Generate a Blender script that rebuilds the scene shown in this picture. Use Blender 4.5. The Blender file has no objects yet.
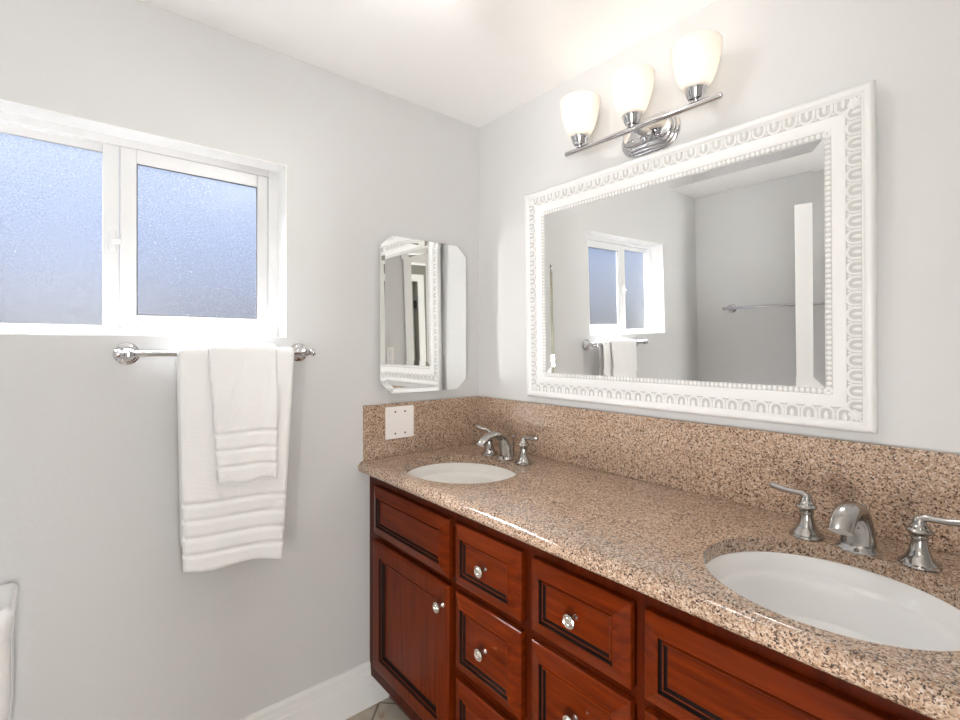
import bpy, bmesh, math, random
from mathutils import Vector, Matrix
random.seed(4)
S = bpy.context.scene
COL = S.collection
PI = math.pi

# ------------------------------------------------------------------ camera, sky, lights, exposure
cd = bpy.data.cameras.new('camera'); cam = bpy.data.objects.new('camera', cd); COL.objects.link(cam)
cam.location = (1.6227, -1.3577, 1.3025)
cam.rotation_euler = (PI/2, 0, math.radians(139.98 - 90))
cd.sensor_width = 36.0; cd.sensor_fit = 'HORIZONTAL'
cd.lens = 488.6/960*36.0
cd.shift_y = -(360 - 346.2)/960
cd.clip_start = 0.02
S.camera = cam

w = bpy.data.worlds.new('sky'); S.world = w; w.use_nodes = True
nt = w.node_tree; nt.nodes.clear()
wo = nt.nodes.new('ShaderNodeOutputWorld'); bg = nt.nodes.new('ShaderNodeBackground')
tc = nt.nodes.new('ShaderNodeTexCoord'); sx = nt.nodes.new('ShaderNodeSeparateXYZ'); rp = nt.nodes.new('ShaderNodeValToRGB')
mr = nt.nodes.new('ShaderNodeMapRange'); mr.inputs['From Min'].default_value = -0.5; mr.inputs['From Max'].default_value = 1.0
nt.links.new(tc.outputs['Generated'], sx.inputs[0]); nt.links.new(sx.outputs['Z'], mr.inputs['Value'])
nt.links.new(mr.outputs[0], rp.inputs[0]); nt.links.new(rp.outputs[0], bg.inputs[0]); nt.links.new(bg.outputs[0], wo.inputs[0])
els = rp.color_ramp.elements
els[0].position = 0.0; els[0].color = (0.12, 0.125, 0.10, 1)
els[1].position = 0.325; els[1].color = (0.20, 0.21, 0.18, 1)
for p, c in ((0.375, (0.46, 0.50, 0.64, 1)), (0.46, (0.52, 0.68, 1.08, 1)), (0.58, (0.85, 1.02, 1.35, 1)), (0.66, (1.2, 1.45, 1.9, 1)), (0.775, (68, 70, 73, 1)), (1.0, (68, 70, 73, 1))):
    e = els.new(p); e.color = c
bg.inputs['Strength'].default_value = 0.80

def area(name, loc, rot, sx_, sy_, power, color=(1, 1, 1)):
    l = bpy.data.lights.new(name, 'AREA'); l.shape = 'RECTANGLE'; l.size = sx_; l.size_y = sy_; l.energy = power; l.color = color
    o = bpy.data.objects.new(name, l); COL.objects.link(o); o.location = loc; o.rotation_euler = rot
    return o
area('bedroom_fill', (3.0, -3.55, 0.55), (PI/2, 0, math.radians(42)), 1.5, 1.0, 190, (1.0, 0.99, 0.98))  # added fill light, low in the unseen bedroom
area('hall_fill', (3.49, -1.24, 1.15), (PI/2, 0, PI/2), 0.62, 1.8, 50, (1.0, 0.99, 0.98))  # added fill panel on the hall wall, aimed through the doorway
BULB_W = 0.042
FILL_GLOBE_L = 14.5  # strength of the added fill globe

S.view_settings.view_transform = 'Standard'; S.view_settings.look = 'None'
S.view_settings.gamma = 1.0; S.view_settings.use_curve_mapping = False
S.view_settings.exposure = 0.09
S.cycles.use_denoising = True
S.cycles.max_bounces = 14; S.cycles.diffuse_bounces = 6; S.cycles.glossy_bounces = 8; S.cycles.transmission_bounces = 8
S.cycles.sample_clamp_indirect = 60.0
S.cycles.blur_glossy = 0.1; S.cycles.caustics_refractive = True

# ------------------------------------------------------------------ materials
def srgb(r, g, b):
    f = lambda c: (c/255/12.92) if c/255 <= 0.04045 else ((c/255 + 0.055)/1.055)**2.4
    return (f(r), f(g), f(b), 1)

def mat(name, col, rough=0.5, metal=0.0, coat=0.0, coat_rough=0.05, spec=0.5):
    m = bpy.data.materials.new(name); m.use_nodes = True
    p = m.node_tree.nodes['Principled BSDF']
    p.inputs['Base Color'].default_value = col; p.inputs['Roughness'].default_value = rough
    p.inputs['Metallic'].default_value = metal; p.inputs['Coat Weight'].default_value = coat
    p.inputs['Coat Roughness'].default_value = coat_rough; p.inputs['Specular IOR Level'].default_value = spec
    return m

def N(m, t): return m.node_tree.nodes.new(t)
def L(m, a, b): m.node_tree.links.new(a, b)
def pbsdf(m): return m.node_tree.nodes['Principled BSDF']

def bump(m, scale, strength, dist=0.002, detail=3):
    t = N(m, 'ShaderNodeTexCoord'); n = N(m, 'ShaderNodeTexNoise'); b = N(m, 'ShaderNodeBump')
    n.inputs['Scale'].default_value = scale; n.inputs['Detail'].default_value = detail
    b.inputs['Strength'].default_value = strength; b.inputs['Distance'].default_value = dist
    L(m, t.outputs['Object'], n.inputs['Vector']); L(m, n.outputs['Fac'], b.inputs['Height'])
    L(m, b.outputs['Normal'], pbsdf(m).inputs['Normal'])
    return m

WALL = bump(mat('wall_paint', (0.64, 0.64, 0.638, 1), 0.6, spec=0.3), 90, 0.25, 0.0015)
CEIL = bump(mat('ceiling_paint', (0.94, 0.935, 0.93, 1), 0.7, spec=0.2), 60, 0.2, 0.001)
TRIM = mat('white_trim_paint', (0.80, 0.80, 0.79, 1), 0.3)
VINYL = mat('white_vinyl', (0.78, 0.785, 0.79, 1), 0.25)
REVEAL = mat('white_window_reveal', (0.90, 0.90, 0.90, 1), 0.5)
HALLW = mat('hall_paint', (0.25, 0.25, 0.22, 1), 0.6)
CHROME = mat('chrome', (0.64, 0.64, 0.66, 1), 0.05, 1.0)
NICKEL = mat('brushed_nickel', (0.43, 0.415, 0.40, 1), 0.12, 1.0)
KNOBM = mat('polished_nickel', (0.80, 0.77, 0.72, 1), 0.15, 1.0)
MIRROR = mat('mirror_glass', (0.93, 0.94, 0.935, 1), 0.0, 1.0)
PORC = mat('white_porcelain', (0.85, 0.85, 0.85, 1), 0.08, coat=0.5)
PORCW = mat('warm_white_porcelain', (0.83, 0.81, 0.77, 1), 0.08, coat=0.5)
FRAMEW = mat('white_frame_paint', (0.76, 0.76, 0.755, 1), 0.32)
RECESS_GREY = mat('grey_recess', (0.52, 0.515, 0.50, 1), 0.45)  # grey on the recessed bands of the mirror frame
PLATE = mat('white_plastic_plate', (0.84, 0.80, 0.77, 1), 0.35)
DARK = mat('black_gap', (0.01, 0.01, 0.01, 1), 0.6)
HINGE = mat('dark_hinge_metal', (0.03, 0.03, 0.03, 1), 0.3, 1.0)
CAULK = mat('white_caulk', (0.80, 0.78, 0.75, 1), 0.5)

def make_granite():
    m = mat('tan_granite', (0.5, 0.4, 0.3, 1), 0.12, coat=0.35, coat_rough=0.04)
    t = N(m, 'ShaderNodeTexCoord')
    nz = N(m, 'ShaderNodeTexNoise'); nz.inputs['Scale'].default_value = 160; nz.inputs['Detail'].default_value = 2
    mx = N(m, 'ShaderNodeMixRGB'); mx.blend_type = 'LINEAR_LIGHT'; mx.inputs[0].default_value = 0.004
    L(m, t.outputs['Object'], nz.inputs['Vector']); L(m, t.outputs['Object'], mx.inputs[1]); L(m, nz.outputs['Color'], mx.inputs[2])
    v = N(m, 'ShaderNodeTexVoronoi'); v.inputs['Scale'].default_value = 380; v.inputs['Randomness'].default_value = 1.0
    L(m, mx.outputs[0], v.inputs['Vector'])
    s = N(m, 'ShaderNodeSeparateColor'); L(m, v.outputs['Color'], s.inputs[0])
    r = N(m, 'ShaderNodeValToRGB'); r.color_ramp.interpolation = 'CONSTANT'
    e = r.color_ramp.elements
    cols = [(0.0, srgb(60, 46, 37)), (0.07, srgb(104, 80, 63)), (0.20, srgb(150, 121, 98)), (0.36, srgb(174, 143, 117)), (0.58, srgb(190, 161, 135)),
            (0.76, srgb(202, 177, 155)), (0.90, srgb(166, 122, 88)), (0.96, srgb(206, 188, 172))]
    e[0].position, e[0].color = cols[0]; e[1].position, e[1].color = cols[1]
    for p, c in cols[2:]:
        k = e.new(p); k.color = c
    L(m, s.outputs[0], r.inputs[0])
    n2 = N(m, 'ShaderNodeTexNoise'); n2.inputs['Scale'].default_value = 9; n2.inputs['Detail'].default_value = 3
    L(m, t.outputs['Object'], n2.inputs['Vector'])
    h = N(m, 'ShaderNodeHueSaturation'); h.inputs['Saturation'].default_value = 0.90; L(m, r.outputs[0], h.inputs['Color'])
    mr_ = N(m, 'ShaderNodeMapRange'); mr_.inputs['To Min'].default_value = 0.85; mr_.inputs['To Max'].default_value = 1.15
    L(m, n2.outputs['Fac'], mr_.inputs['Value']); L(m, mr_.outputs[0], h.inputs['Value'])
    L(m, h.outputs[0], pbsdf(m).inputs['Base Color'])
    return m
GRANITE = make_granite()

def make_wood(name, vertical, lo=(70, 19, 2), hi=(114, 41, 4)):
    m = mat(name, (0.2, 0.05, 0.02, 1), 0.4, coat=0.3, coat_rough=0.05, spec=0.05); pbsdf(m).inputs['Coat IOR'].default_value = 1.38
    t = N(m, 'ShaderNodeTexCoord'); mp = N(m, 'ShaderNodeMapping')
    mp.inputs['Scale'].default_value = (22, 22, 1.6) if vertical else (1.6, 22, 22)
    n = N(m, 'ShaderNodeTexNoise'); n.inputs['Scale'].default_value = 3.0; n.inputs['Detail'].default_value = 6; n.inputs['Roughness'].default_value = 0.6
    L(m, t.outputs['Object'], mp.inputs['Vector']); L(m, mp.outputs[0], n.inputs['Vector'])
    r = N(m, 'ShaderNodeValToRGB'); e = r.color_ramp.elements
    e[0].position = 0.28; e[0].color = srgb(*lo); e[1].position = 0.80; e[1].color = srgb(*hi)
    L(m, n.outputs['Fac'], r.inputs[0]); L(m, r.outputs[0], pbsdf(m).inputs['Base Color'])
    return m
WOODH = make_wood('cherry_wood_horizontal', False)
WOODV = make_wood('cherry_wood_vertical', True)
WOODF = make_wood('shade_darkened_cherry', True, (52, 13, 2), (84, 26, 4))  # same cherry, shade of the gaps between fronts painted in

def make_terry():
    m = mat('white_terry', (0.93, 0.93, 0.93, 1), 0.95, spec=0.1)
    pbsdf(m).inputs['Sheen Weight'].default_value = 0.3
    return bump(m, 420, 0.6, 0.004, 2)
TERRY = make_terry()
TERRYB = bump(mat('white_woven_band', (0.84, 0.84, 0.84, 1), 0.9, spec=0.1), 260, 0.4, 0.002)

def make_frosted():
    m = bpy.data.materials.new('frosted_glass'); m.use_nodes = True
    p = pbsdf(m)
    p.inputs['Base Color'].default_value = (0.97, 0.98, 1, 1); p.inputs['Transmission Weight'].default_value = 1.0
    p.inputs['Roughness'].default_value = 0.22; p.inputs['IOR'].default_value = 1.35
    bump(m, 260, 0.25, 0.002, 2)
    t = N(m, 'ShaderNodeTexCoord'); n = N(m, 'ShaderNodeTexNoise'); n.inputs['Scale'].default_value = 280; n.inputs['Detail'].default_value = 2
    r = N(m, 'ShaderNodeMapRange'); r.inputs['From Min'].default_value = 0.3; r.inputs['From Max'].default_value = 0.7
    r.inputs['To Min'].default_value = 0.70; r.inputs['To Max'].default_value = 1.0
    L(m, t.outputs['Object'], n.inputs['Vector']); L(m, n.outputs['Fac'], r.inputs['Value'])
    L(m, r.outputs[0], p.inputs['Base Color'])
    tr = N(m, 'ShaderNodeBsdfTranslucent'); L(m, r.outputs[0], tr.inputs['Color'])
    mx = N(m, 'ShaderNodeMixShader'); mx.inputs[0].default_value = 0.01
    out = m.node_tree.nodes['Material Output']
    L(m, p.outputs[0], mx.inputs[1]); L(m, tr.outputs[0], mx.inputs[2]); L(m, mx.outputs[0], out.inputs['Surface'])
    return m
FROST = make_frosted()

def make_shade():
    m = bpy.data.materials.new('frosted_shade_glass'); m.use_nodes = True
    nt_ = m.node_tree; nt_.nodes.clear()
    o = nt_.nodes.new('ShaderNodeOutputMaterial'); tr = nt_.nodes.new('ShaderNodeBsdfTranslucent'); df = nt_.nodes.new('ShaderNodeBsdfDiffuse')
    gl = nt_.nodes.new('ShaderNodeBsdfGlossy'); mx = nt_.nodes.new('ShaderNodeMixShader'); mx2 = nt_.nodes.new('ShaderNodeMixShader')
    tr.inputs[0].default_value = (0.95, 0.92, 0.88, 1); df.inputs[0].default_value = (0.93, 0.90, 0.86, 1)
    gl.inputs['Roughness'].default_value = 0.25; mx.inputs[0].default_value = 0.45; mx2.inputs[0].default_value = 0.06
    nt_.links.new(tr.outputs[0], mx.inputs[1]); nt_.links.new(df.outputs[0], mx.inputs[2])
    nt_.links.new(mx.outputs[0], mx2.inputs[1]); nt_.links.new(gl.outputs[0], mx2.inputs[2]); nt_.links.new(mx2.outputs[0], o.inputs[0])
    return m
SHADE = make_shade()

def emit(name, col, st):
    m = bpy.data.materials.new(name); m.use_nodes = True; p = pbsdf(m)
    p.inputs['Emission Color'].default_value = col; p.inputs['Emission Strength'].default_value = st
    return m
BULBM = emit('lit_bulb', (1, 0.9, 0.75, 1), 4.0)

def make_tile():
    m = mat('marble_tile', (0.6, 0.55, 0.45, 1), 0.25)
    t = N(m, 'ShaderNodeTexCoord'); mp = N(m, 'ShaderNodeMapping'); mp.inputs['Rotation'].default_value = (0, 0, PI/4)
    mp.inputs['Location'].default_value = (0.30, 0.335, 0)
    b = N(m, 'ShaderNodeTexBrick'); b.offset = 0.0; b.inputs['Scale'].default_value = 1.0
    b.inputs['Brick Width'].default_value = 0.33; b.inputs['Row Height'].default_value = 0.33; b.inputs['Mortar Size'].default_value = 0.004
    b.inputs['Color1'].default_value = (1, 1, 1, 1); b.inputs['Color2'].default_value = (0.92, 0.92, 0.92, 1); b.inputs['Mortar'].default_value = (0.45, 0.43, 0.4, 1)
    L(m, t.outputs['Object'], mp.inputs['Vector']); L(m, mp.outputs[0], b.inputs['Vector'])
    n = N(m, 'ShaderNodeTexNoise'); n.inputs['Scale'].default_value = 7; n.inputs['Detail'].default_value = 8; n.inputs['Distortion'].default_value = 1.2
    L(m, t.outputs['Object'], n.inputs['Vector'])
    r = N(m, 'ShaderNodeValToRGB'); e = r.color_ramp.elements
    e[0].position = 0.30; e[0].color = srgb(150, 90, 40); e[1].position = 0.42; e[1].color = srgb(190, 178, 160)
    k = e.new(0.7); k.color = srgb(206, 200, 188)
    L(m, n.outputs['Fac'], r.inputs[0])
    x = N(m, 'ShaderNodeMixRGB'); x.blend_type = 'MULTIPLY'; x.inputs[0].default_value = 1
    L(m, r.outputs[0], x.inputs[1]); L(m, b.outputs['Color'], x.inputs[2]); L(m, x.outputs[0], pbsdf(m).inputs['Base Color'])
    return m
TILE = make_tile()

# ------------------------------------------------------------------ mesh helpers (all shapes in world coordinates)
def box(bm, x0, x1, y0, y1, z0, z1, bev=0.0, seg=2):
    r = bmesh.ops.create_cube(bm, size=1.0)
    vs = r['verts']
    for v in vs:
        v.co = Vector((x0 + (v.co.x + .5)*(x1 - x0), y0 + (v.co.y + .5)*(y1 - y0), z0 + (v.co.z + .5)*(z1 - z0)))
    if bev > 0:
        es = list({e for v in vs for e in v.link_edges})
        bmesh.ops.bevel(bm, geom=es, offset=bev, segments=seg, profile=0.5, affect='EDGES')

def lathe(bm, prof, c, axis='z', seg=32, sx_=1.0, sy_=1.0, closed=False):
    """prof: (r, h) pairs; revolved round the axis through c"""
    rings = []
    def place(a, b, h):
        if axis == 'z': return Vector((c[0] + a, c[1] + b, c[2] + h))
        if axis == 'x': return Vector((c[0] + h, c[1] + a, c[2] + b))
        return Vector((c[0] + a, c[1] + h, c[2] + b))
    for r, h in prof:
        if r < 1e-6: rings.append([bm.verts.new(place(0, 0, h))])
        else: rings.append([bm.verts.new(place(r*sx_*math.cos(2*PI*i/seg), r*sy_*math.sin(2*PI*i/seg), h)) for i in range(seg)])
    prs = list(zip(rings[:-1], rings[1:]))
    if closed: prs.append((rings[-1], rings[0]))
    for a, b in prs:
        if len(a) == 1 and len(b) == 1: continue
        for i in range(seg):
            j = (i + 1) % seg
            if len(a) == 1: f = (a[0], b[j], b[i])
            elif len(b) == 1: f = (a[i], a[j], b[0])
            else: f = (a[i], a[j], b[j], b[i])
            bm.faces.new(f)

def tube(bm, pts, rad, seg=12, flat=None):
    """round tube along pts; rad a number or a list; flat=(fw, ft, side) scales section along side vector and its normal"""
    pts = [Vector(p) for p in pts]; n = len(pts)
    if not isinstance(rad, (list, tuple)): rad = [rad]*n
    ref = None; rings = []
    for i, p in enumerate(pts):
        d = (pts[min(i+1, n-1)] - pts[max(i-1, 0)]).normalized()
        if flat: u = Vector(flat)
        elif ref is None:
            u = Vector((0, 0, 1)) if abs(d.z) < 0.9 else Vector((1, 0, 0))
        else: u = ref
        u = (u - d*u.dot(d)).normalized(); ref = u; v = d.cross(u)
        ru, rv = rad[i] if isinstance(rad[i], (list, tuple)) else (rad[i], rad[i])
        rings.append([bm.verts.new(p + u*ru*math.cos(2*PI*k/seg) + v*rv*math.sin(2*PI*k/seg)) for k in range(seg)])
    for a, b in zip(rings[:-1], rings[1:]):
        for k in range(seg):
            bm.faces.new((a[k], a[(k+1) % seg], b[(k+1) % seg], b[k]))
    bm.faces.new(rings[0][::-1]); bm.faces.new(rings[-1])

def prism(bm, poly, axis, a, b):
    """extrude a 2D polygon along axis from a to b ('x': poly=(y,z), 'y': poly=(x,z), 'z': poly=(x,y))"""
    f = {'x': lambda p, t: (t, p[0], p[1]), 'y': lambda p, t: (p[0], t, p[1]), 'z': lambda p, t: (p[0], p[1], t)}[axis]
    A = [bm.verts.new(f(p, a)) for p in poly]; B = [bm.verts.new(f(p, b)) for p in poly]
    n = len(poly)
    for i in range(n): bm.faces.new((A[i], A[(i+1) % n], B[(i+1) % n], B[i]))
    bm.faces.new(A[::-1]); bm.faces.new(B)

def make(name, bm, m, parent=None, origin=None, smooth=True, angle=35):
    """one mesh object; geometry given in world space and stored relative to the parent's (or its own) origin"""
    bmesh.ops.recalc_face_normals(bm, faces=bm.faces)
    me = bpy.data.meshes.new(name)
    base = Vector(parent['_o']) if parent is not None else Vector(origin or (0, 0, 0))
    bmesh.ops.translate(bm, verts=bm.verts, vec=-base)
    if smooth:
        lim = math.radians(angle)
        for f in bm.faces: f.smooth = True
        for e in bm.edges:
            if len(e.link_faces) == 2 and e.calc_face_angle(0) > lim: e.smooth = False
    bm.to_mesh(me); bm.free()
    for mm in (m if isinstance(m, (list, tuple)) else [m]): me.materials.append(mm)
    o = bpy.data.objects.new(name, me); COL.objects.link(o)
    if parent is not None:
        o.parent = parent; o['_o'] = list(base)
    else:
        o.location = base; o['_o'] = list(base)
    return o

def nb(): return bmesh.new()

def tag(o, label=None, cat=None, group=None, kind=None):
    if label: o['label'] = label
    if cat: o['category'] = cat
    if group: o['group'] = group
    if kind: o['kind'] = kind
    return o

def thing(name, loc, label, cat, group=None):
    o = bpy.data.objects.new(name, None); COL.objects.link(o); o.location = loc; o['_o'] = list(loc)
    o.empty_display_size = 0.05
    return tag(o, label, cat, group)

def dup(root, loc, label, rotz=0.0):
    r = root.copy(); COL.objects.link(r); r.location = loc; r.rotation_euler = (0, 0, rotz); r['label'] = label
    for ch in list(root.children):
        c = ch.copy(); COL.objects.link(c); c.parent = r
        for g in list(ch.children):
            d = g.copy(); COL.objects.link(d); d.parent = c
    return r

def boxes(name, lst, m, kind='structure', bev=0.0, label=None):
    bm = nb()
    for b in lst: box(bm, *b, bev=bev)
    o = make(name, bm, m, smooth=False)
    tag(o, label, kind=kind)
    return o

# ------------------------------------------------------------------ room shell
H = 2.2484
YF = -2.015      # wall opposite the mirror
XR = 2.40        # wall with the doorway
WY0, WY1, WZ0, WZ1 = -1.582, -0.817, 1.330, 1.890   # window opening
boxes('floor', [(-0.12, 3.7, -5.0, 0.12, -0.1, 0)], TILE, label='beige marble tile floor')
boxes('ceiling', [(-0.12, 3.7, -5.0, 0.12, H, H + 0.1)], CEIL, label='flat white ceiling')
boxes('wall_left', [(-0.12, 0, -5.0, 0.12, 0, WZ0), (-0.12, 0, -5.0, 0.12, WZ1, H), (-0.12, 0, -5.0, WY0, WZ0, WZ1), (-0.12, 0, WY1, 0.12, WZ0, WZ1)], WALL, label='pale grey window wall')
boxes('wall_back', [(0, 3.7, 0, 0.12, 0, H)], WALL, label='pale grey wall behind the mirror')
DX0, DX1, DZ = 1.42, 2.18, 2.03
boxes('wall_front', [(0, DX0, YF - 0.1, YF, 0, H), (DX1, 2.5, YF - 0.1, YF, 0, H), (DX0, DX1, YF - 0.1, YF, DZ, H)], WALL, label='pale grey wall opposite the mirror')
RY0, RY1, RZ = -1.93, -1.18, 2.05
boxes('wall_right', [(XR, XR + 0.1, RY1, 0, 0, H), (XR, XR + 0.1, YF, RY0, 0, H), (XR, XR + 0.1, RY0, RY1, RZ, H)], WALL, label='pale grey wall with doorway')
HY0, HY1 = -1.965, -1.66
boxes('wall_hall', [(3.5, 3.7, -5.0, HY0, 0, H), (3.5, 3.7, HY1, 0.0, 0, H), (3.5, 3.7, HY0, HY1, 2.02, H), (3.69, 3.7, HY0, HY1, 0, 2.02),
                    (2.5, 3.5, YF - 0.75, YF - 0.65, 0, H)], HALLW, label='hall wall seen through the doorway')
boxes('wall_far', [(0, 3.5, -5.0, -4.6, 0, H)], WALL, label='bedroom wall')

def casing(name, axis, plane, a0, a1, top, side, wd=0.085, th=0.018, label=None, m=TRIM):
    bm = nb()
    p0, p1 = sorted((plane, plane + side*th))
    for (u0, u1, z0, z1) in ((a0 - wd, a0, 0, top + wd), (a1, a1 + wd, 0, top + wd), (a0, a1, top, top + wd)):
        if axis == 'x': box(bm, p0, p1, u0, u1, z0, z1, bev=0.004)
        else: box(bm, u0, u1, p0, p1, z0, z1, bev=0.004)
    o = make(name, bm, m, smooth=False); return tag(o, label, kind='structure')
casing('trim_1', 'x', XR, RY0 + 0.0, RY1, RZ, -1, label='white door casing on the right wall')
casing('trim_2', 'y', YF - 0.1, DX0, DX1, DZ, -1, label='white door casing on the bedroom side')
casing('trim_3', 'x', 3.5, HY0, HY1, 2.02, -1, label='white casing round the hall door')

# bedroom-side leaf, swung open into the bathroom against the wall
def door_leaf(name, hinge, tip, z1, label):
    h = Vector(hinge); t = Vector(tip); d = (t - h).normalized(); n = Vector((-d.y, d.x))
    bm = nb(); th = 0.017
    poly = [h + n*th, t + n*th, t - n*th, h - n*th]
    prism(bm, [(p.x, p.y) for p in poly], 'z', 0.012, z1)
    o = make(name, bm, TRIM, smooth=False); tag(o, label, kind='structure')
    return o, d, n
d1, dd, dn = door_leaf('door_1', (1.40, -1.985), (0.685, -1.735), 2.005, 'white open door reflected in the framed mirror')
bm = nb()
tip = Vector((0.685, -1.735)); hp = tip - dd*0.06
for s in (-1, 1):
    c = hp + dn*0.017*s
    e = hp + dn*0.06*s
    tube(bm, [(c.x, c.y, 0.95), (e.x, e.y, 0.95)], 0.01)
    tube(bm, [(e.x - 0.001, e.y, 0.95), (e.x - dd.x*0.1, e.y - dd.y*0.1, 0.95)], 0.009)
make('door_handle', bm, NICKEL, d1)
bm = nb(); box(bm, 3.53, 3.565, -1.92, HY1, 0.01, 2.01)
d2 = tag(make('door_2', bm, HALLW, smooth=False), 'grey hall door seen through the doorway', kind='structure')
for zz in (0.3, 1.0, 1.74):
    bm = nb(); box(bm, 3.51, 3.53, -1.955, -1.915, zz - 0.05, zz + 0.05, bev=0.004); make('hinge', bm, HINGE, d2)

# baseboards (ogee profile)
def bb_profile():
    return [(0, 0), (0.016, 0), (0.016, 0.105), (0.0145, 0.110), (0.0115, 0.113), (0.0115, 0.125), (0.010, 0.130), (0.0085, 0.134), (0.0085, 0.146), (0.005, 0.155), (0, 0.157)]
bm = nb(); prism(bm, [(x, z) for x, z in bb_profile()], 'y', -2.0, -0.4495)
tag(make('baseboard_left', bm, TRIM, angle=20), 'white moulded baseboard under the window wall', kind='structure')
bm = nb(); prism(bm, [(YF + x, z) for x, z in bb_profile()], 'x', 0.0175, DX0 - 0.002)
tag(make('baseboard_front', bm, TRIM, angle=20), 'white baseboard opposite the mirror', kind='structure')

# ------------------------------------------------------------------ window
win = bpy.data.objects.new('window_1', None); COL.objects.link(win); win['_o'] = [0, 0, 0]
tag(win, 'white sliding window with two frosted panes', kind='structure')
XG = -0.076
bm = nb()    # white reveal lining of the opening
t = 0.002
box(bm, XG, 0.0005, WY1 - t, WY1, WZ0, WZ1); box(bm, XG, 0.0005, WY0, WY0 + t, WZ0, WZ1)
box(bm, XG, 0.0005, WY0, WY1, WZ1 - t, WZ1); box(bm, XG, 0.0005, WY0, WY1, WZ0, WZ0 + t)
make('reveal_lining', bm, REVEAL, win, smooth=False)
bm = nb()    # outer frame
def ring(bm, x0, x1, y0, y1, z0, z1, wl, wr, wb, wt, bev=0.002):
    box(bm, x0, x1, y0, y0 + wl, z0, z1, bev=bev); box(bm, x0, x1, y1 - wr, y1, z0, z1, bev=bev)
    box(bm, x0, x1, y0 + wl, y1 - wr, z0, z0 + wb, bev=bev); box(bm, x0, x1, y0 + wl, y1 - wr, z1 - wt, z1, bev=bev)
ring(bm, -0.118, XG, WY0, WY1, WZ0, WZ1, 0.034, 0.034, 0.024, 0.024)
box(bm, -0.112, -0.086, -1.288, -1.250, WZ0 + 0.024, WZ1 - 0.024, bev=0.002)      # meeting stile of the fixed lite
box(bm, -0.112, -0.100, WY0 + 0.03, -1.288, WZ1 - 0.045, WZ1 - 0.024); box(bm, -0.112, -0.100, WY0 + 0.03, -1.288, WZ0 + 0.024, WZ0 + 0.031)
make('window_frame', bm, VINYL, win, smooth=False)
bm = nb()
box(bm, -0.108, -0.103, WY0 + 0.03, -1.286, WZ0 + 0.028, WZ1 - 0.042); make('fixed_pane', bm, FROST, win, smooth=False)
bm = nb()
SY0, SY1, SZ0, SZ1 = -1.249, -0.852, WZ0 + 0.0245, WZ1 - 0.0245
ring(bm, -0.098, -0.079, SY0, SY1, SZ0, SZ1, 0.038, 0.033, 0.038, 0.040, bev=0.003)
sash = make('sliding_sash', bm, VINYL, win, smooth=False)
bm = nb(); box(bm, -0.0905, -0.0855, SY0 + 0.036, SY1 - 0.031, SZ0 + 0.036, SZ1 - 0.038); make('sash_pane', bm, FROST, sash, smooth=False)
bm = nb()
g0, g1, gz0, gz1 = SY0 + 0.038, SY1 - 0.033, SZ0 + 0.038, SZ1 - 0.040
ring(bm, -0.0835, -0.0815, g0, g1, gz0, gz1, 0.0025, 0.0025, 0.0015, 0.0025, bev=0)
make('dark_gasket', bm, mat('dark_gasket', (0.06, 0.07, 0.09, 1), 0.5), sash, smooth=False)
bm = nb()
box(bm, -0.086, -0.074, -1.276, -1.258, 1.57, 1.625, bev=0.003); box(bm, -0.080, -0.062, -1.272, -1.246, 1.588, 1.602, bev=0.003)
make('latch', bm, VINYL, win, smooth=False)

# ------------------------------------------------------------------ vanity cabinet
CX1 = 1.655
FY = -0.521
cab = thing('vanity_cabinet', (0.82, -0.27, 0), 'cherry wood double vanity cabinet with raised panel drawers under the granite counter', 'cabinet')
bm = nb()
box(bm, 0.002, 0.02, -0.50, -0.003, 0.11, 0.8485); box(bm, CX1 - 0.018, CX1, -0.50, -0.003, 0.0, 0.8485)
box(bm, 0.02, CX1 - 0.018, -0.50, -0.003, 0.11, 0.128); box(bm, 0.02, CX1 - 0.018, -0.012, -0.003, 0.128, 0.826)
make('carcass', bm, WOODV, cab, smooth=False)
bm = nb()
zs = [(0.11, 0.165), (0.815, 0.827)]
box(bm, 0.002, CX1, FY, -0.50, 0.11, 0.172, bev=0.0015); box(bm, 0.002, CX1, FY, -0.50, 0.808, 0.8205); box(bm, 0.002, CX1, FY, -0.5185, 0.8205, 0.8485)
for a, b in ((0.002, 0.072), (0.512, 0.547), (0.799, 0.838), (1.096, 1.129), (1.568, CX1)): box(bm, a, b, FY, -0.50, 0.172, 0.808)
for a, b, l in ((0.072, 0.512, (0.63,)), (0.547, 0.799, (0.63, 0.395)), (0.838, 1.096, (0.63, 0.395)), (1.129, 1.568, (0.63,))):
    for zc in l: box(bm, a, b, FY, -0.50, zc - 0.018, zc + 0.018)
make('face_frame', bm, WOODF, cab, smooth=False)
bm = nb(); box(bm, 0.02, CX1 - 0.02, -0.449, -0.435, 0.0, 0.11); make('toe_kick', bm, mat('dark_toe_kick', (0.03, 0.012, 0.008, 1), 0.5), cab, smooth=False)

GROOVE = mat('dark_groove', (0.008, 0.003, 0.002, 1), 0.5, spec=0.15)  # near-black colour along the bead grooves
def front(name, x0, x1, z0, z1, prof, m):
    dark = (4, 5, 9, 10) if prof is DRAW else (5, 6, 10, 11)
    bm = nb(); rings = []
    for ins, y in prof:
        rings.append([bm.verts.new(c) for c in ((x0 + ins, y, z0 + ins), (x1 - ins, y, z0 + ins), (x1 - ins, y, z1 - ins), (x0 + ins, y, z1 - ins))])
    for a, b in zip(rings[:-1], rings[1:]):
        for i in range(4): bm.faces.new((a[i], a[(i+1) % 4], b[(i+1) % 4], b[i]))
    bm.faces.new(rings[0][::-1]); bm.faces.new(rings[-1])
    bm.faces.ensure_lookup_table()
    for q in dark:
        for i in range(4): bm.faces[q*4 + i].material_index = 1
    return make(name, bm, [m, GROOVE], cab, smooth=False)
Yb = FY - 0.0004
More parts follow.
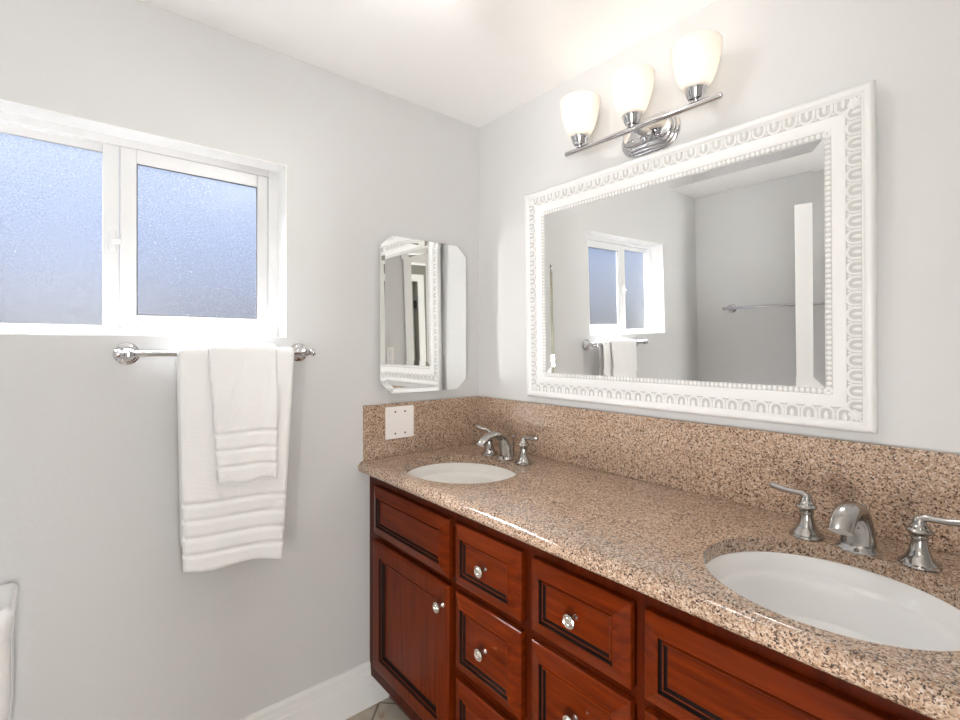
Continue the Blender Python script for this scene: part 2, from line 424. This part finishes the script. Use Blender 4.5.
DRAW = [(0, Yb), (0, FY - 0.0145), (0.0015, FY - 0.0165), (0.0305, FY - 0.0275), (0.0335, FY - 0.0278), (0.0360, FY - 0.0212), (0.0382, FY - 0.0205), (0.0400, FY - 0.0235), (0.0415, FY - 0.0245),
        (0.0430, FY - 0.0240), (0.0455, FY - 0.0190), (0.0475, FY - 0.0183), (0.0500, FY - 0.0186)]
DOOR = [(0, Yb), (0, FY - 0.0165), (0.003, FY - 0.020), (0.009, FY - 0.0225), (0.047, FY - 0.0245), (0.0495, FY - 0.0235), (0.0525, FY - 0.0180), (0.0548, FY - 0.0172), (0.0568, FY - 0.0195), (0.0585, FY - 0.0200),
        (0.0605, FY - 0.0190), (0.0650, FY - 0.0110), (0.0690, FY - 0.0105)]
def knob(parent, x, z, base=FY - 0.0165):
    bm = nb()
    lathe(bm, [(0.0, 0.0), (0.0075, 0.0), (0.0065, -0.003), (0.0045, -0.006), (0.0042, -0.014), (0.008, -0.018), (0.0145, -0.0195), (0.0155, -0.0215), (0.0150, -0.0245), (0.0125, -0.0262),
               (0.0108, -0.0250), (0.0095, -0.0250), (0.0080, -0.0268), (0.0055, -0.0262), (0.0045, -0.0250), (0.0, -0.0262)], (x, base, z), 'y', 24)
    return tag(make('knob', bm, KNOBM, parent), 'round polished nickel knob with concentric rings')
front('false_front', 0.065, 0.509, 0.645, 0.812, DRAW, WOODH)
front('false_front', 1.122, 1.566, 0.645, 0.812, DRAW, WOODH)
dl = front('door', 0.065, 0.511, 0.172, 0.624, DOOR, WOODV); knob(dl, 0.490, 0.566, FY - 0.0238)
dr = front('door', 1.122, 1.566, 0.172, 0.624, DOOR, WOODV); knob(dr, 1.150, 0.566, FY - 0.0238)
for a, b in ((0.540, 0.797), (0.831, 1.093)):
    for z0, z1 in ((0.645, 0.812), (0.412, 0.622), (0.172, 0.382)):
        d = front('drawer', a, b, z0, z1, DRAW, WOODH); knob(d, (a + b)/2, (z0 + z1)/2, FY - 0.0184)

# ------------------------------------------------------------------ granite worktop, splashes, sinks
ZT = 0.89; CXE = 1.675
SC = [(0.309, -0.337), (1.360, -0.337)]; SA, SB = 0.205, 0.185
bm = nb()
def ell(c, a, b, z, n=72): return [(c[0] + a*math.cos(2*PI*i/n), c[1] + b*math.sin(2*PI*i/n), z) for i in range(n)]
prof = [(-0.543, ZT), (-0.551, ZT - 0.0015), (-0.558, ZT - 0.005), (-0.564, ZT - 0.011), (-0.567, ZT - 0.018), (-0.567, ZT - 0.026), (-0.5645, ZT - 0.033), (-0.559, ZT - 0.038), (-0.552, ZT - 0.041), (-0.524, ZT - 0.041), (-0.523, ZT - 0.03)]
def sheet(z):
    es = []; holes = []
    out = [bm.verts.new(p) for p in ((0.001, -0.543, z), (CXE, -0.543, z), (CXE, -0.001, z), (0.001, -0.001, z))]
    es += [bm.edges.new((out[i], out[(i+1) % 4])) for i in range(4)]
    for c in SC:
        l = [bm.verts.new(p) for p in ell(c, SA, SB, z)]; holes.append(l)
        es += [bm.edges.new((l[i], l[(i+1) % len(l)])) for i in range(len(l))]
    bmesh.ops.triangle_fill(bm, use_beauty=True, use_dissolve=False, edges=es)
    return out, holes
o1, h1 = sheet(ZT); o2, h2 = sheet(ZT - 0.03)
for la, lb in zip(h1, h2):
    n = len(la)
    for i in range(n): bm.faces.new((la[i], la[(i+1) % n], lb[(i+1) % n], lb[i]))
for i in (1, 2, 3): bm.faces.new((o1[i], o1[(i+1) % 4], o2[(i+1) % 4], o2[i]))
A = [bm.verts.new((0.001, y, z)) for y, z in prof]; B = [bm.verts.new((CXE, y, z)) for y, z in prof]
for i in range(len(prof) - 1): bm.faces.new((A[i], A[i+1], B[i+1], B[i]))
bm.faces.new(A); bm.faces.new(B[::-1])
bmesh.ops.remove_doubles(bm, verts=bm.verts, dist=0.0002)
ct = make('granite_countertop', bm, GRANITE, origin=(0.82, -0.28, 0.86))
tag(ct, 'speckled tan granite countertop with rounded front edge and two oval cutouts', 'countertop')
bm = nb(); box(bm, 0.001, 0.015, -0.5485, -0.0165, ZT + 0.0005, 1.088, bev=0.0015)
tag(make('side_splash', bm, GRANITE, origin=(0.008, -0.28, ZT), smooth=False), 'short granite backsplash on window wall under octagonal mirror cabinet', 'backsplash')
bm = nb(); box(bm, 0.001, CXE, -0.015, -0.001, ZT + 0.0005, 1.088, bev=0.0015)
tag(make('long_splash', bm, GRANITE, origin=(0.8, -0.008, ZT), smooth=False), 'long granite backsplash below the white framed mirror', 'backsplash')

def sink(c, m, label):
    t = thing('undermount_sink', (c[0], c[1], 0.70), label, 'sink', None)
    bm = nb()
    k = SB/SA
    prof = [(0.2056, 0.8595), (0.2025, 0.8595), (0.2005, 0.8575), (0.193, 0.850), (0.187, 0.842), (0.182, 0.833), (0.179, 0.8275), (0.176, 0.826), (0.172, 0.823), (0.167, 0.815), (0.160, 0.795), (0.145, 0.740), (0.118, 0.744), (0.08, 0.728), (0.03, 0.720), (0.022, 0.719),
            (0.022, 0.708), (0.09, 0.717), (0.135, 0.738), (0.158, 0.765), (0.170, 0.795), (0.1745, 0.817), (0.1765, 0.8200), (0.1845, 0.828), (0.190, 0.840), (0.1965, 0.850), (0.2040, 0.8565)]
    lathe(bm, prof, (c[0], c[1], 0), 'z', 72, 1.0, k, closed=True)
    make('basin', bm, m, t, angle=50)
    bm = nb()
    lathe(bm, [(0.0215, 0.700), (0.0215, 0.7185), (0.030, 0.7215), (0.028, 0.7235), (0.020, 0.7222), (0.018, 0.720), (0, 0.722)], (c[0], c[1], 0), 'z', 32)
    make('drain', bm, CHROME, t)
    return t
sink(SC[0], PORCW, 'oval white undermount sink near the corner, below octagonal mirror cabinet')
sink(SC[1], PORC, 'large oval white undermount sink at the right, nearest the viewer')

# ------------------------------------------------------------------ widespread faucets
def handle(t, x, s):
    """s: -1 lever to the left, +1 to the right"""
    bm = nb()
    lathe(bm, [(0, 0), (0.031, 0), (0.0325, 0.002), (0.0315, 0.005), (0.0285, 0.0065), (0.0275, 0.009), (0.022, 0.015), (0.0175, 0.023), (0.0145, 0.033), (0.0128, 0.044), (0.0125, 0.050), (0.0142, 0.0515), (0.0142, 0.054),
               (0.0125, 0.0555), (0.0135, 0.0575), (0.0195, 0.0625), (0.0205, 0.065), (0.0195, 0.0675), (0.016, 0.0700), (0.0155, 0.073), (0.0125, 0.0755), (0.0105, 0.081), (0.0095, 0.087), (0.006, 0.0915), (0, 0.093)], (x, 0, 0), 'z', 28)
    h = make('handle', bm, NICKEL, t)
    bm = nb()
    pts = [(x, 0, 0.086), (x + s*0.010, -0.001, 0.0915), (x + s*0.022, -0.002, 0.0915), (x + s*0.040, -0.004, 0.0925), (x + s*0.056, -0.005, 0.0955), (x + s*0.067, -0.006, 0.0980), (x + s*0.071, -0.006, 0.0985)]
    tube(bm, pts, [0.0070, 0.0070, 0.0058, 0.0062, 0.0072, 0.0072, 0.0040], 14)
    make('lever', bm, NICKEL, h)

def faucet(loc, label):
    t = thing('widespread_faucet', (0, 0, 0), label, 'faucet', 'widespread faucets on the granite counter')
    bm = nb()
    # flange
    lathe(bm, [(0, 0), (0.036, 0), (0.0375, 0.003), (0.036, 0.006), (0.032, 0.0085), (0.0305, 0.012), (0, 0.012)], (0, -0.004, 0), 'z', 36, 1.0, 0.78)
    path = [(0, 0.004, 0.008), (0, 0.003, 0.03), (0, -0.002, 0.052), (0, -0.014, 0.074), (0, -0.036, 0.090), (0, -0.064, 0.094), (0, -0.092, 0.088), (0, -0.114, 0.075), (0, -0.123, 0.065)]
    rad = [(0.031, 0.022), (0.0285, 0.0195), (0.0265, 0.0175), (0.0245, 0.0155), (0.0235, 0.0135), (0.0225, 0.0125), (0.0215, 0.0118), (0.0205, 0.0115), (0.0195, 0.011)]
    tube(bm, path, rad, 24, flat=(1, 0, 0))
    make('spout', bm, NICKEL, t)
    handle(t, -0.090, -1); handle(t, 0.094, 1)
    bm = nb()
    tube(bm, [(0, 0.040, 0.0), (0, 0.040, 0.074)], 0.003, 10); lathe(bm, [(0.0, 0.068), (0.005, 0.070), (0.0075, 0.075), (0.0065, 0.080), (0.003, 0.083), (0, 0.084)], (0, 0.040, 0), 'z', 16)
    make('lift_rod', bm, NICKEL, t)
    t.location = loc
    return t
f1 = faucet((1.356, -0.131, ZT + 0.0003), 'brushed nickel widespread faucet behind the large right sink')
dup(f1, (0.309, -0.131, ZT + 0.0003), 'brushed nickel widespread faucet behind the small corner sink')

# ------------------------------------------------------------------ framed mirror, leaning slightly forward at the top
MX0, MX1, MZ0, MZ1 = 0.313, 1.366, 1.1117, 1.8752
mir = thing('framed_mirror', (0.84, -0.001, MZ0), 'large rectangular wall mirror in a white carved frame above the counter', 'mirror')
def frame_ring(bm, prof):
    rings = []
    for ins, y in prof:
        rings.append([bm.verts.new(c) for c in ((MX0 + ins, y, MZ0 + ins), (MX1 - ins, y, MZ0 + ins), (MX1 - ins, y, MZ1 - ins), (MX0 + ins, y, MZ1 - ins))])
    for a, b in zip(rings[:-1], rings[1:]):
        for i in range(4): bm.faces.new((a[i], a[(i+1) % 4], b[(i+1) % 4], b[i]))
    return rings
bm = nb()
PR = [(0.016, -0.001), (0.014, -0.013), (0.001, -0.0145), (0.0, -0.018), (0.002, -0.024), (0.005, -0.0285), (0.009, -0.0310), (0.013, -0.0315), (0.017, -0.0300), (0.0195, -0.0275), (0.0215, -0.0250), (0.024, -0.0242),
      (0.0245, -0.0225), (0.0535, -0.0215), (0.054, -0.0235), (0.057, -0.0240), (0.078, -0.0215), (0.080, -0.0195), (0.0945, -0.0190), (0.0955, -0.0160), (0.0955, -0.001)]
r = frame_ring(bm, PR)
for i in range(4): bm.faces.new((r[0][i], r[0][(i+1) % 4], r[-1][(i+1) % 4], r[-1][i]))
bmesh.ops.recalc_face_normals(bm, faces=bm.faces)
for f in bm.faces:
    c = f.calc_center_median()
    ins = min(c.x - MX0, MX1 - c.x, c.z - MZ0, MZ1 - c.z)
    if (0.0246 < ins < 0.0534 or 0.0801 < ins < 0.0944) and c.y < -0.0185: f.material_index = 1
make('carved_frame', bm, [FRAMEW, RECESS_GREY], mir, angle=40)
# arches: a run along each side, opening towards the outer edge
bm = nb(); bmb = nb()
def sides():
    yield ('z', MX0, 1); yield ('z', MX1, -1); yield ('x', MZ0, 1); yield ('x', MZ1, -1)
for ax, base, sg in sides():
    lo, hi = (MZ0, MZ1) if ax == 'z' else (MX0, MX1)
    def pt(u, ins, y):
        return (base + sg*ins, y, u) if ax == 'z' else (u, y, base + sg*ins)
    a, b = lo + 0.040, hi - 0.040
    n = round((b - a)/0.0345); pitch = (b - a)/n
    for k in range(n):
        u = a + (k + 0.5)*pitch; hw = pitch*0.40
        arc = [(-hw, 0.0255), (-hw, 0.037)] + [(-hw*math.cos(q), 0.039 + 0.0125*math.sin(q)) for q in [i*PI/8 for i in range(0, 9)]] + [(hw, 0.037), (hw, 0.0255)]
        tube(bm, [pt(u + du, ins, -0.0222) for du, ins in arc], 0.0030, 6, flat=(0, 1, 0))
        tube(bm, [pt(u, 0.0255, -0.0225), pt(u, 0.034, -0.0232), pt(u, 0.0415, -0.0222)], [0.0042, 0.0046, 0.0018], 8)
    # dart between arches
    for k in range(n + 1):
        u = a + k*pitch
        tube(bm, [pt(u, 0.0500, -0.0222), pt(u, 0.0440, -0.0222)], [0.0032, 0.0010], 6)
    a, b = lo + 0.082, hi - 0.082
    n = round((b - a)/0.0118); pitch = (b - a)/n
    for k in range(n + 1):
        u = a + k*pitch
        mtx = Matrix.Translation(Vector(pt(u, 0.0873, -0.0192))) @ Matrix.Diagonal((0.0043 if ax == 'x' else 0.006, 0.0035, 0.006 if ax == 'x' else 0.0043, 1))
        bmesh.ops.create_uvsphere(bmb, u_segments=8, v_segments=6, radius=1.0, matrix=mtx)
# corner leaves
for cx, sxx in ((MX0, 1), (MX1, -1)):
    for cz, szz in ((MZ0, 1), (MZ1, -1)):
        for (a0, a1) in (((0.026, 0.026), (0.050, 0.050)), ((0.026, 0.034), (0.040, 0.050)), ((0.034, 0.026), (0.050, 0.040))):
            p = (cx + sxx*a0[0], -0.0225, cz + szz*a0[1]); q = (cx + sxx*a1[0], -0.0225, cz + szz*a1[1])
            md = tuple((i + j)/2 for i, j in zip(p, q))
            tube(bm, [p, md, q], [0.0022, 0.0038, 0.0015], 8)
make('arch_ornament', bm, FRAMEW, mir); make('bead_trim', bmb, FRAMEW, mir)
bm = nb()
GI = 0.0945; BW = 0.024
r = frame_ring(bm, [(GI, -0.010), (GI, -0.0187), (GI + BW, -0.0178)])
bm.faces.new(r[-1]); bm.faces.new(r[0][::-1])
make('mirror_glass', bm, MIRROR, mir, smooth=False)
mir.rotation_euler = (math.radians(1.06), 0, 0)
mir.location.y = -0.0015

# ------------------------------------------------------------------ octagonal mirror cabinet
mc = thing('mirror_cabinet', (0.0, -0.28, 1.42), 'frameless octagonal cut-corner mirror cabinet in the corner above the blank plate', 'mirror cabinet')
XM = 0.030
oy0, oy1, oz0, oz1, och, ocz = -0.494, -0.097, 1.127, 1.712, 0.046, 0.042
def octo(ins, x):
    c, d = och - ins*0.41, ocz - ins*0.41
    a0, a1, b0, b1 = oy0 + ins, oy1 - ins, oz0 + ins, oz1 - ins
    return [(x, a0 + c, b0), (x, a1 - c, b0), (x, a1, b0 + d), (x, a1, b1 - d), (x, a1 - c, b1), (x, a0 + c, b1), (x, a0, b1 - d), (x, a0, b0 + d)]
bm = nb()
rings = [[bm.verts.new(p) for p in octo(i, x)] for i, x in ((0, XM - 0.006), (0, XM + 0.0009), (0.020, XM))]
for a, b in zip(rings[:-1], rings[1:]):
    for i in range(8): bm.faces.new((a[i], a[(i+1) % 8], b[(i+1) % 8], b[i]))
bm.faces.new(rings[0][::-1]); bm.faces.new(rings[-1])
make('mirror_door', bm, MIRROR, mc, smooth=False)
bm = nb(); box(bm, 0.0005, XM - 0.0062, oy0 + 0.055, oy1 - 0.055, oz0 + 0.052, oz1 - 0.052); make('cabinet_body', bm, TRIM, mc, smooth=False)
bm = nb(); box(bm, 0.020, 0.0335, -0.492, -0.482, 1.645, 1.663, bev=0.002)
make('mirror_clip', bm, CHROME, mc, smooth=False)

# ------------------------------------------------------------------ blank wall plate
wp = thing('blank_wall_plate', (0.0155, -0.405, 1.017), 'square white blank cover plate with four screws on granite side splash', 'wall plate')
bm = nb(); box(bm, 0.0152, 0.0212, -0.466, -0.344, 0.956, 1.077, bev=0.003); make('cover', bm, PLATE, wp, smooth=False)
for yy in (-0.426, -0.384):
    for zz in (0.976, 1.057):
        bm = nb(); lathe(bm, [(0.0035, 0.0), (0.0035, 0.0012), (0, 0.0016)], (0.0210, yy, zz), 'x', 12)
        make('screw', bm, mat('grey_screw', (0.10, 0.09, 0.09, 1), 0.4, 0.5), wp)

# ------------------------------------------------------------------ vanity light
vl = thing('vanity_light', (0.815, 0, 1.945), 'three shade chrome vanity light on wall above the framed mirror', 'light')
PX, PZ, PH, PWD = 0.815, 1.945, 0.055, 0.098
def stadium(hw, hh, y, n=16):
    c = hw - hh; pts = []
    for i in range(n + 1):
        a = -PI/2 + PI*i/n; pts.append((PX + c + hh*math.cos(a), y, PZ + hh*math.sin(a)))
    for i in range(n + 1):
        a = PI/2 + PI*i/n; pts.append((PX - c + hh*math.cos(a), y, PZ + hh*math.sin(a)))
    return pts
bm = nb()
rs = [[bm.verts.new(p) for p in stadium(PWD - i, PH - i, y)] for i, y in ((0, -0.0005), (0, -0.006), (0.003, -0.009), (0.006, -0.010), (0.007, -0.014), (0.010, -0.017), (0.013, -0.018), (0.014, -0.022), (0.018, -0.026), (0.024, -0.0275))]
for a, b in zip(rs[:-1], rs[1:]):
    for i in range(len(a)): bm.faces.new((a[i], a[(i+1) % len(a)], b[(i+1) % len(a)], b[i]))
bm.faces.new(rs[0][::-1]); bm.faces.new(rs[-1])
make('back_plate', bm, CHROME, vl)
BY, BZ = -0.10, 1.936
bm = nb()
lathe(bm, [(0.022, -0.0275), (0.020, -0.032), (0.010, -0.036), (0.008, -0.045), (0.008, -0.094)], (PX, 0, BZ + 0.004), 'y', 24)
for dx in (-0.05,):
    lathe(bm, [(0.006, -0.0275), (0.006, -0.031), (0.004, -0.034), (0, -0.035)], (PX + dx, 0, BZ + 0.002), 'y', 16)
make('arm', bm, CHROME, vl)
bm = nb()
lathe(bm, [(0, 0.567), (0.0072, 0.5675), (0.0085, 0.570), (0.0085, 1.070), (0.0072, 1.0725), (0, 1.073)], (0, BY, BZ), 'x', 20)
make('bar', bm, CHROME, vl)
for x in (0.625, 0.815, 1.005):
    bm = nb()
    lathe(bm, [(0.0, BZ + 0.006), (0.007, BZ + 0.006), (0.007, BZ + 0.012), (0.0185, BZ + 0.013), (0.0215, BZ + 0.018), (0.0300, BZ + 0.043), (0.0308, BZ + 0.047), (0.0285, BZ + 0.047), (0.015, BZ + 0.020), (0, BZ + 0.020)], (x, BY, 0), 'z', 32)
    make('cup', bm, CHROME, vl)
    bm = nb()
    outer = [(0.0262, 1.9715), (0.0330, 1.981), (0.0415, 1.995), (0.0490, 2.013), (0.0550, 2.034), (0.0595, 2.056), (0.0625, 2.076), (0.0635, 2.089), (0.0630, 2.092)]
    inner = [(r_ - 0.0035, z_) for r_, z_ in outer[::-1]]; inner[0] = (0.0610, 2.092)
    lathe(bm, outer + inner, (x, BY, 0), 'z', 40, closed=True)
    make('glass_shade', bm, SHADE, vl, angle=60)
    bm = nb()
    lathe(bm, [(0, 1.957), (0.010, 1.957), (0.010, 1.985), (0.013, 2.000), (0.020, 2.018), (0.0215, 2.030), (0.019, 2.042), (0.011, 2.051), (0, 2.054)], (x, BY, 0), 'z', 20)
    make('bulb', bm, BULBM, vl)
    l = bpy.data.lights.new('bulb_light', 'POINT'); l.energy = BULB_W; l.color = (1.0, 0.89, 0.78); l.shadow_soft_size = 0.012
    lo = bpy.data.objects.new('bulb_light', l); COL.objects.link(lo); lo.location = (x, BY, 2.068)

# ------------------------------------------------------------------ fill globe added under the ceiling, out of view
GX, GY, GZ = 0.80, -0.75, 2.13
cl = thing('fill_globe', (GX, GY, H), 'added round fill globe close under the ceiling', 'light')
bm = nb(); lathe(bm, [(0, H - 0.0005), (0.075, H - 0.0005), (0.077, H - 0.006), (0.070, H - 0.016), (0.030, H - 0.020), (0.030, GZ + 0.086), (0.036, GZ + 0.080), (0.036, GZ + 0.0785), (0, GZ + 0.0785)], (GX, GY, 0), 'z', 32); make('fill_globe_mount', bm, CHROME, cl)
bm = nb(); lathe(bm, [(0.085*math.sin(a), GZ - 0.085*math.cos(a)) for a in [i*PI/16 for i in range(17)]], (GX, GY, 0), 'z', 32)
make('fill_globe_shell', bm, emit('fill_globe_glow', (1.0, 0.985, 0.97, 1), FILL_GLOBE_L), cl)

# ------------------------------------------------------------------ towel rails
def towel_bar(length, label):
    """rail along +y from the origin post; wall plane x=0, points out to +x"""
    t = thing('towel_bar', (0, 0, 0), label, 'towel bar', None)
    for y0, s in ((0, -1), (length, 1)):
        bm = nb()
        lathe(bm, [(0, 0.0005), (0.030, 0.0005), (0.0305, 0.004), (0.029, 0.0065), (0.0255, 0.0075), (0.025, 0.010), (0.0225, 0.012), (0.019, 0.0125), (0.0165, 0.015), (0.0115, 0.020), (0.0095, 0.027), (0.0095, 0.052), (0.012, 0.055),
                   (0.0135, 0.060), (0.0140, 0.066), (0.0130, 0.073), (0.009, 0.079), (0, 0.081)], (0, y0, 0), 'x', 28)
        lathe(bm, [(0.0085, s*0.006), (0.0085, s*0.016), (0.0115, s*0.019), (0.0125, s*0.024), (0.0105, s*0.030), (0.006, s*0.033), (0, s*0.034)], (0.066, y0, 0), 'y', 20)
        make('post', bm, CHROME, t)
    bm = nb(); tube(bm, [(0.066, 0.004, 0), (0.066, length - 0.004, 0)], 0.0078, 16)
    make('rail', bm, CHROME, t)
    return t
tb = towel_bar(0.46, 'chrome towel bar under the window holding two white towels')
tb2 = dup(tb, (0.235, YF, 1.475), 'empty chrome towel bar reflected in the framed mirror', PI/2)
# the long rail on the opposite wall runs along +x
tb.location = (0, -1.240, 1.282)
tb2.rotation_euler = (0, 0, PI/2)
tb2.location = (0.235 + 0.46, YF, 1.475)

# ------------------------------------------------------------------ towels
RX, RZT = 0.066, 1.282
def towel(name, y0, y1, zf, zb, r_in, th, bands, label, taper=(0.0, 0.0), seed=0, wav=0.004, lean=0.0, grow=0.0, hem=0.0):
    rnd = random.Random(seed)
    ph = [rnd.uniform(0, 6.28) for _ in range(6)]
    path = []                       # (x, z, nx, nz, fall) from the front hem over the bar to the back hem
    ro = r_in + th/2
    nz = 120
    for i in range(nz + 1):
        z = zf + (RZT - zf)*i/nz; path.append((RX + ro + grow*min(1, (RZT - z)/0.15), z, 1, 0, 1 - i/nz))
    for i in range(1, 13):
        a = PI*i/13; path.append((RX + ro*math.cos(a), RZT + ro*math.sin(a), math.cos(a), math.sin(a), 0))
    nb_ = 30
    for i in range(nb_ + 1):
        z = RZT - (RZT - zb)*i/nb_; path.append((RX - ro, z, -1, 0, -i/nb_))
    ncol = 34
    bm = nb(); F_, K_ = [], []
    for (x, z, nx, nz_, fall) in path:
        fr, bk = [], []
        drop = RZT - z
        for j in range(ncol + 1):
            u = j/ncol
            l = y0 + taper[0]*max(0, drop); rgt = y1 - taper[1]*max(0, drop)
            y = l + (rgt - l)*u
            wv = wav*(math.sin(u*7 + ph[0] + z*2.2) + 0.6*math.sin(u*13 + ph[1] - z*4))*min(1, max(0, drop)*4)*(1 if fall > 0 else 0.3)
            edge = min(u, 1 - u)*abs(y1 - y0)
            q = min(1.0, edge/(th*0.6)); half = th/2*(1 + 0.8*min(1, max(0, drop)/0.15)*(fall > 0))*math.sqrt(max(0.02, 1 - (1 - q)**2))
            g = 0.0
            if fall > 0:
                for zb_ in bands:
                    dz = abs(z - (zf + zb_))
                    if dz < 0.009: g = max(g, 0.0075*(1 - dz/0.009))
                dz = z - zf
                if dz < 0.008: half *= 0.55 + 0.45*dz/0.008
            fz = 0.0012*math.sin(y*900 + z*700)*math.sin(z*1300 + y*500)
            dzh = 0.0035*math.sin(u*9 + ph[2])*(1 if abs(fall) > 0.95 else 0)
            zz = z + (lean*(u - 0.5) + hem*math.sin(u*6.0 + 3.6))*max(0, fall)
            fr.append(bm.verts.new((x + nx*(half - g + fz) + (wv if fall > 0 else -abs(wv)*0.2)*abs(nx), y, zz + nz_*(half - g + fz) + dzh)))
            bk.append(bm.verts.new((x - nx*half + (wv if fall > 0 else -abs(wv)*0.2)*abs(nx)*0.9, y, zz - nz_*half + dzh)))
        F_.append(fr); K_.append(bk)
    for G in (F_, K_):
        for a, b in zip(G[:-1], G[1:]):
            for j in range(ncol): bm.faces.new((a[j], a[j+1], b[j+1], b[j]))
    for i in range(len(path) - 1):
        for j in (0, ncol): bm.faces.new((F_[i][j], F_[i+1][j], K_[i+1][j], K_[i][j]))
    for i in (0, len(path) - 1):
        for j in range(ncol): bm.faces.new((F_[i][j], F_[i][j+1], K_[i][j+1], K_[i][j]))
    o = make(name, bm, TERRY, origin=(RX, (y0 + y1)/2, RZT), angle=180)
    return tag(o, label, 'towel')
towel('bath_towel', -1.133, -0.820, 0.672, 0.74, 0.0080, 0.009, (0.047, 0.094, 0.141, 0.188), 'long white bath towel with four woven bands hanging on the towel bar', taper=(0.018, 0.060), seed=3, wav=0.003, lean=-0.034, grow=0.005, hem=0.006)
towel('hand_towel', -1.062, -0.876, 0.912, 0.96, 0.0200, 0.008, (0.047, 0.094, 0.141), 'small white hand towel hung over the bath towel', taper=(0.055, 0.012), seed=8, wav=0.002, lean=-0.012, grow=0.016, hem=0.003)

# ------------------------------------------------------------------ light switch by the doorway
sw = thing('light_switch', (XR, -0.935, 1.2), 'white rocker light switch beside the doorway, seen in the octagonal mirror', 'light switch')
bm = nb(); box(bm, XR - 0.006, XR - 0.0003, -0.972, -0.898, 1.14, 1.26, bev=0.002); make('plate', bm, PLATE, sw, smooth=False)
bm = nb(); box(bm, XR - 0.0095, XR - 0.0062, -0.952, -0.918, 1.167, 1.233, bev=0.002); make('rocker', bm, VINYL, sw, smooth=False)

# ------------------------------------------------------------------ toilet under the window (only a tank corner shows)
to = thing('toilet', (0.2, -1.70, 0), 'white toilet tank corner with a moulded lid under the window', 'toilet')
bm = nb()
ty0, ty1, tx1 = -1.938, -1.4575, 0.178
def rr(x0, x1, y0, y1, z, r=0.03, n=5):
    pts = []
    for cx, cy_, a0 in ((x1 - r, y1 - r, 0), (x0 + 0.004, y1 - 0.004, PI/2), (x0 + 0.004, y0 + 0.004, PI), (x1 - r, y0 + r, 3*PI/2)):
        rad = r if cx > x0 + 0.01 else 0.004
        for i in range(n + 1):
            a = a0 + PI/2*i/n; pts.append((cx + rad*math.cos(a), cy_ + rad*math.sin(a), z))
    return pts
def loft(bm, loops):
    R_ = [[bm.verts.new(p) for p in l] for l in loops]
    for a, b in zip(R_[:-1], R_[1:]):
        for i in range(len(a)): bm.faces.new((a[i], a[(i+1) % len(a)], b[(i+1) % len(a)], b[i]))
    bm.faces.new(R_[0][::-1]); bm.faces.new(R_[-1])
loft(bm, [rr(0.018, tx1 - 0.02, ty0 + 0.02, ty1 - 0.012, 0.39), rr(0.018, tx1 - 0.006, ty0 + 0.006, ty1 - 0.004, 0.43), rr(0.018, tx1, ty0, ty1, 0.52), rr(0.018, tx1, ty0, ty1, 0.6675)])
make('tank', bm, PORC, to)
bm = nb()
loft(bm, [rr(0.014, tx1 + 0.004, ty0 - 0.003, ty1 + 0.002, 0.668), rr(0.014, tx1 + 0.008, ty0 - 0.007, ty1 + 0.004, 0.685), rr(0.014, tx1 + 0.013, ty0 - 0.012, ty1 + 0.006, 0.705), rr(0.014, tx1 + 0.015, ty0 - 0.014, ty1 + 0.007, 0.722),
          rr(0.014, tx1 + 0.012, ty0 - 0.011, ty1 + 0.005, 0.731), rr(0.018, tx1 + 0.002, ty0, ty1 - 0.002, 0.740)])
make('tank_lid', bm, PORC, to)
bm = nb()
lathe(bm, [(0, 0.0), (0.12, 0.0), (0.12, 0.02), (0.095, 0.12), (0.11, 0.22), (0.165, 0.33), (0.185, 0.375), (0.185, 0.392), (0.145, 0.392), (0.12, 0.33), (0.05, 0.25), (0, 0.24)], (0.43, -1.70, 0), 'z', 40, 1.3, 1.0)
box(bm, 0.10, 0.35, -1.80, -1.60, 0.0, 0.39, bev=0.03)
make('bowl', bm, PORC, to)
bm = nb(); lathe(bm, [(0, 0.3935), (0.187, 0.3935), (0.19, 0.402), (0.187, 0.417), (0.17, 0.422), (0, 0.424)], (0.43, -1.70, 0), 'z', 40, 1.3, 1.0)
make('seat_cover', bm, PORC, to)
bm = nb(); tube(bm, [(tx1, -1.87, 0.64), (tx1 + 0.015, -1.87, 0.64)], 0.010); tube(bm, [(tx1 + 0.014, -1.872, 0.64), (tx1 + 0.016, -1.80, 0.632)], 0.006)
make('flush_lever', bm, CHROME, to)

for o in bpy.data.objects:
    if '_o' in o: del o['_o']
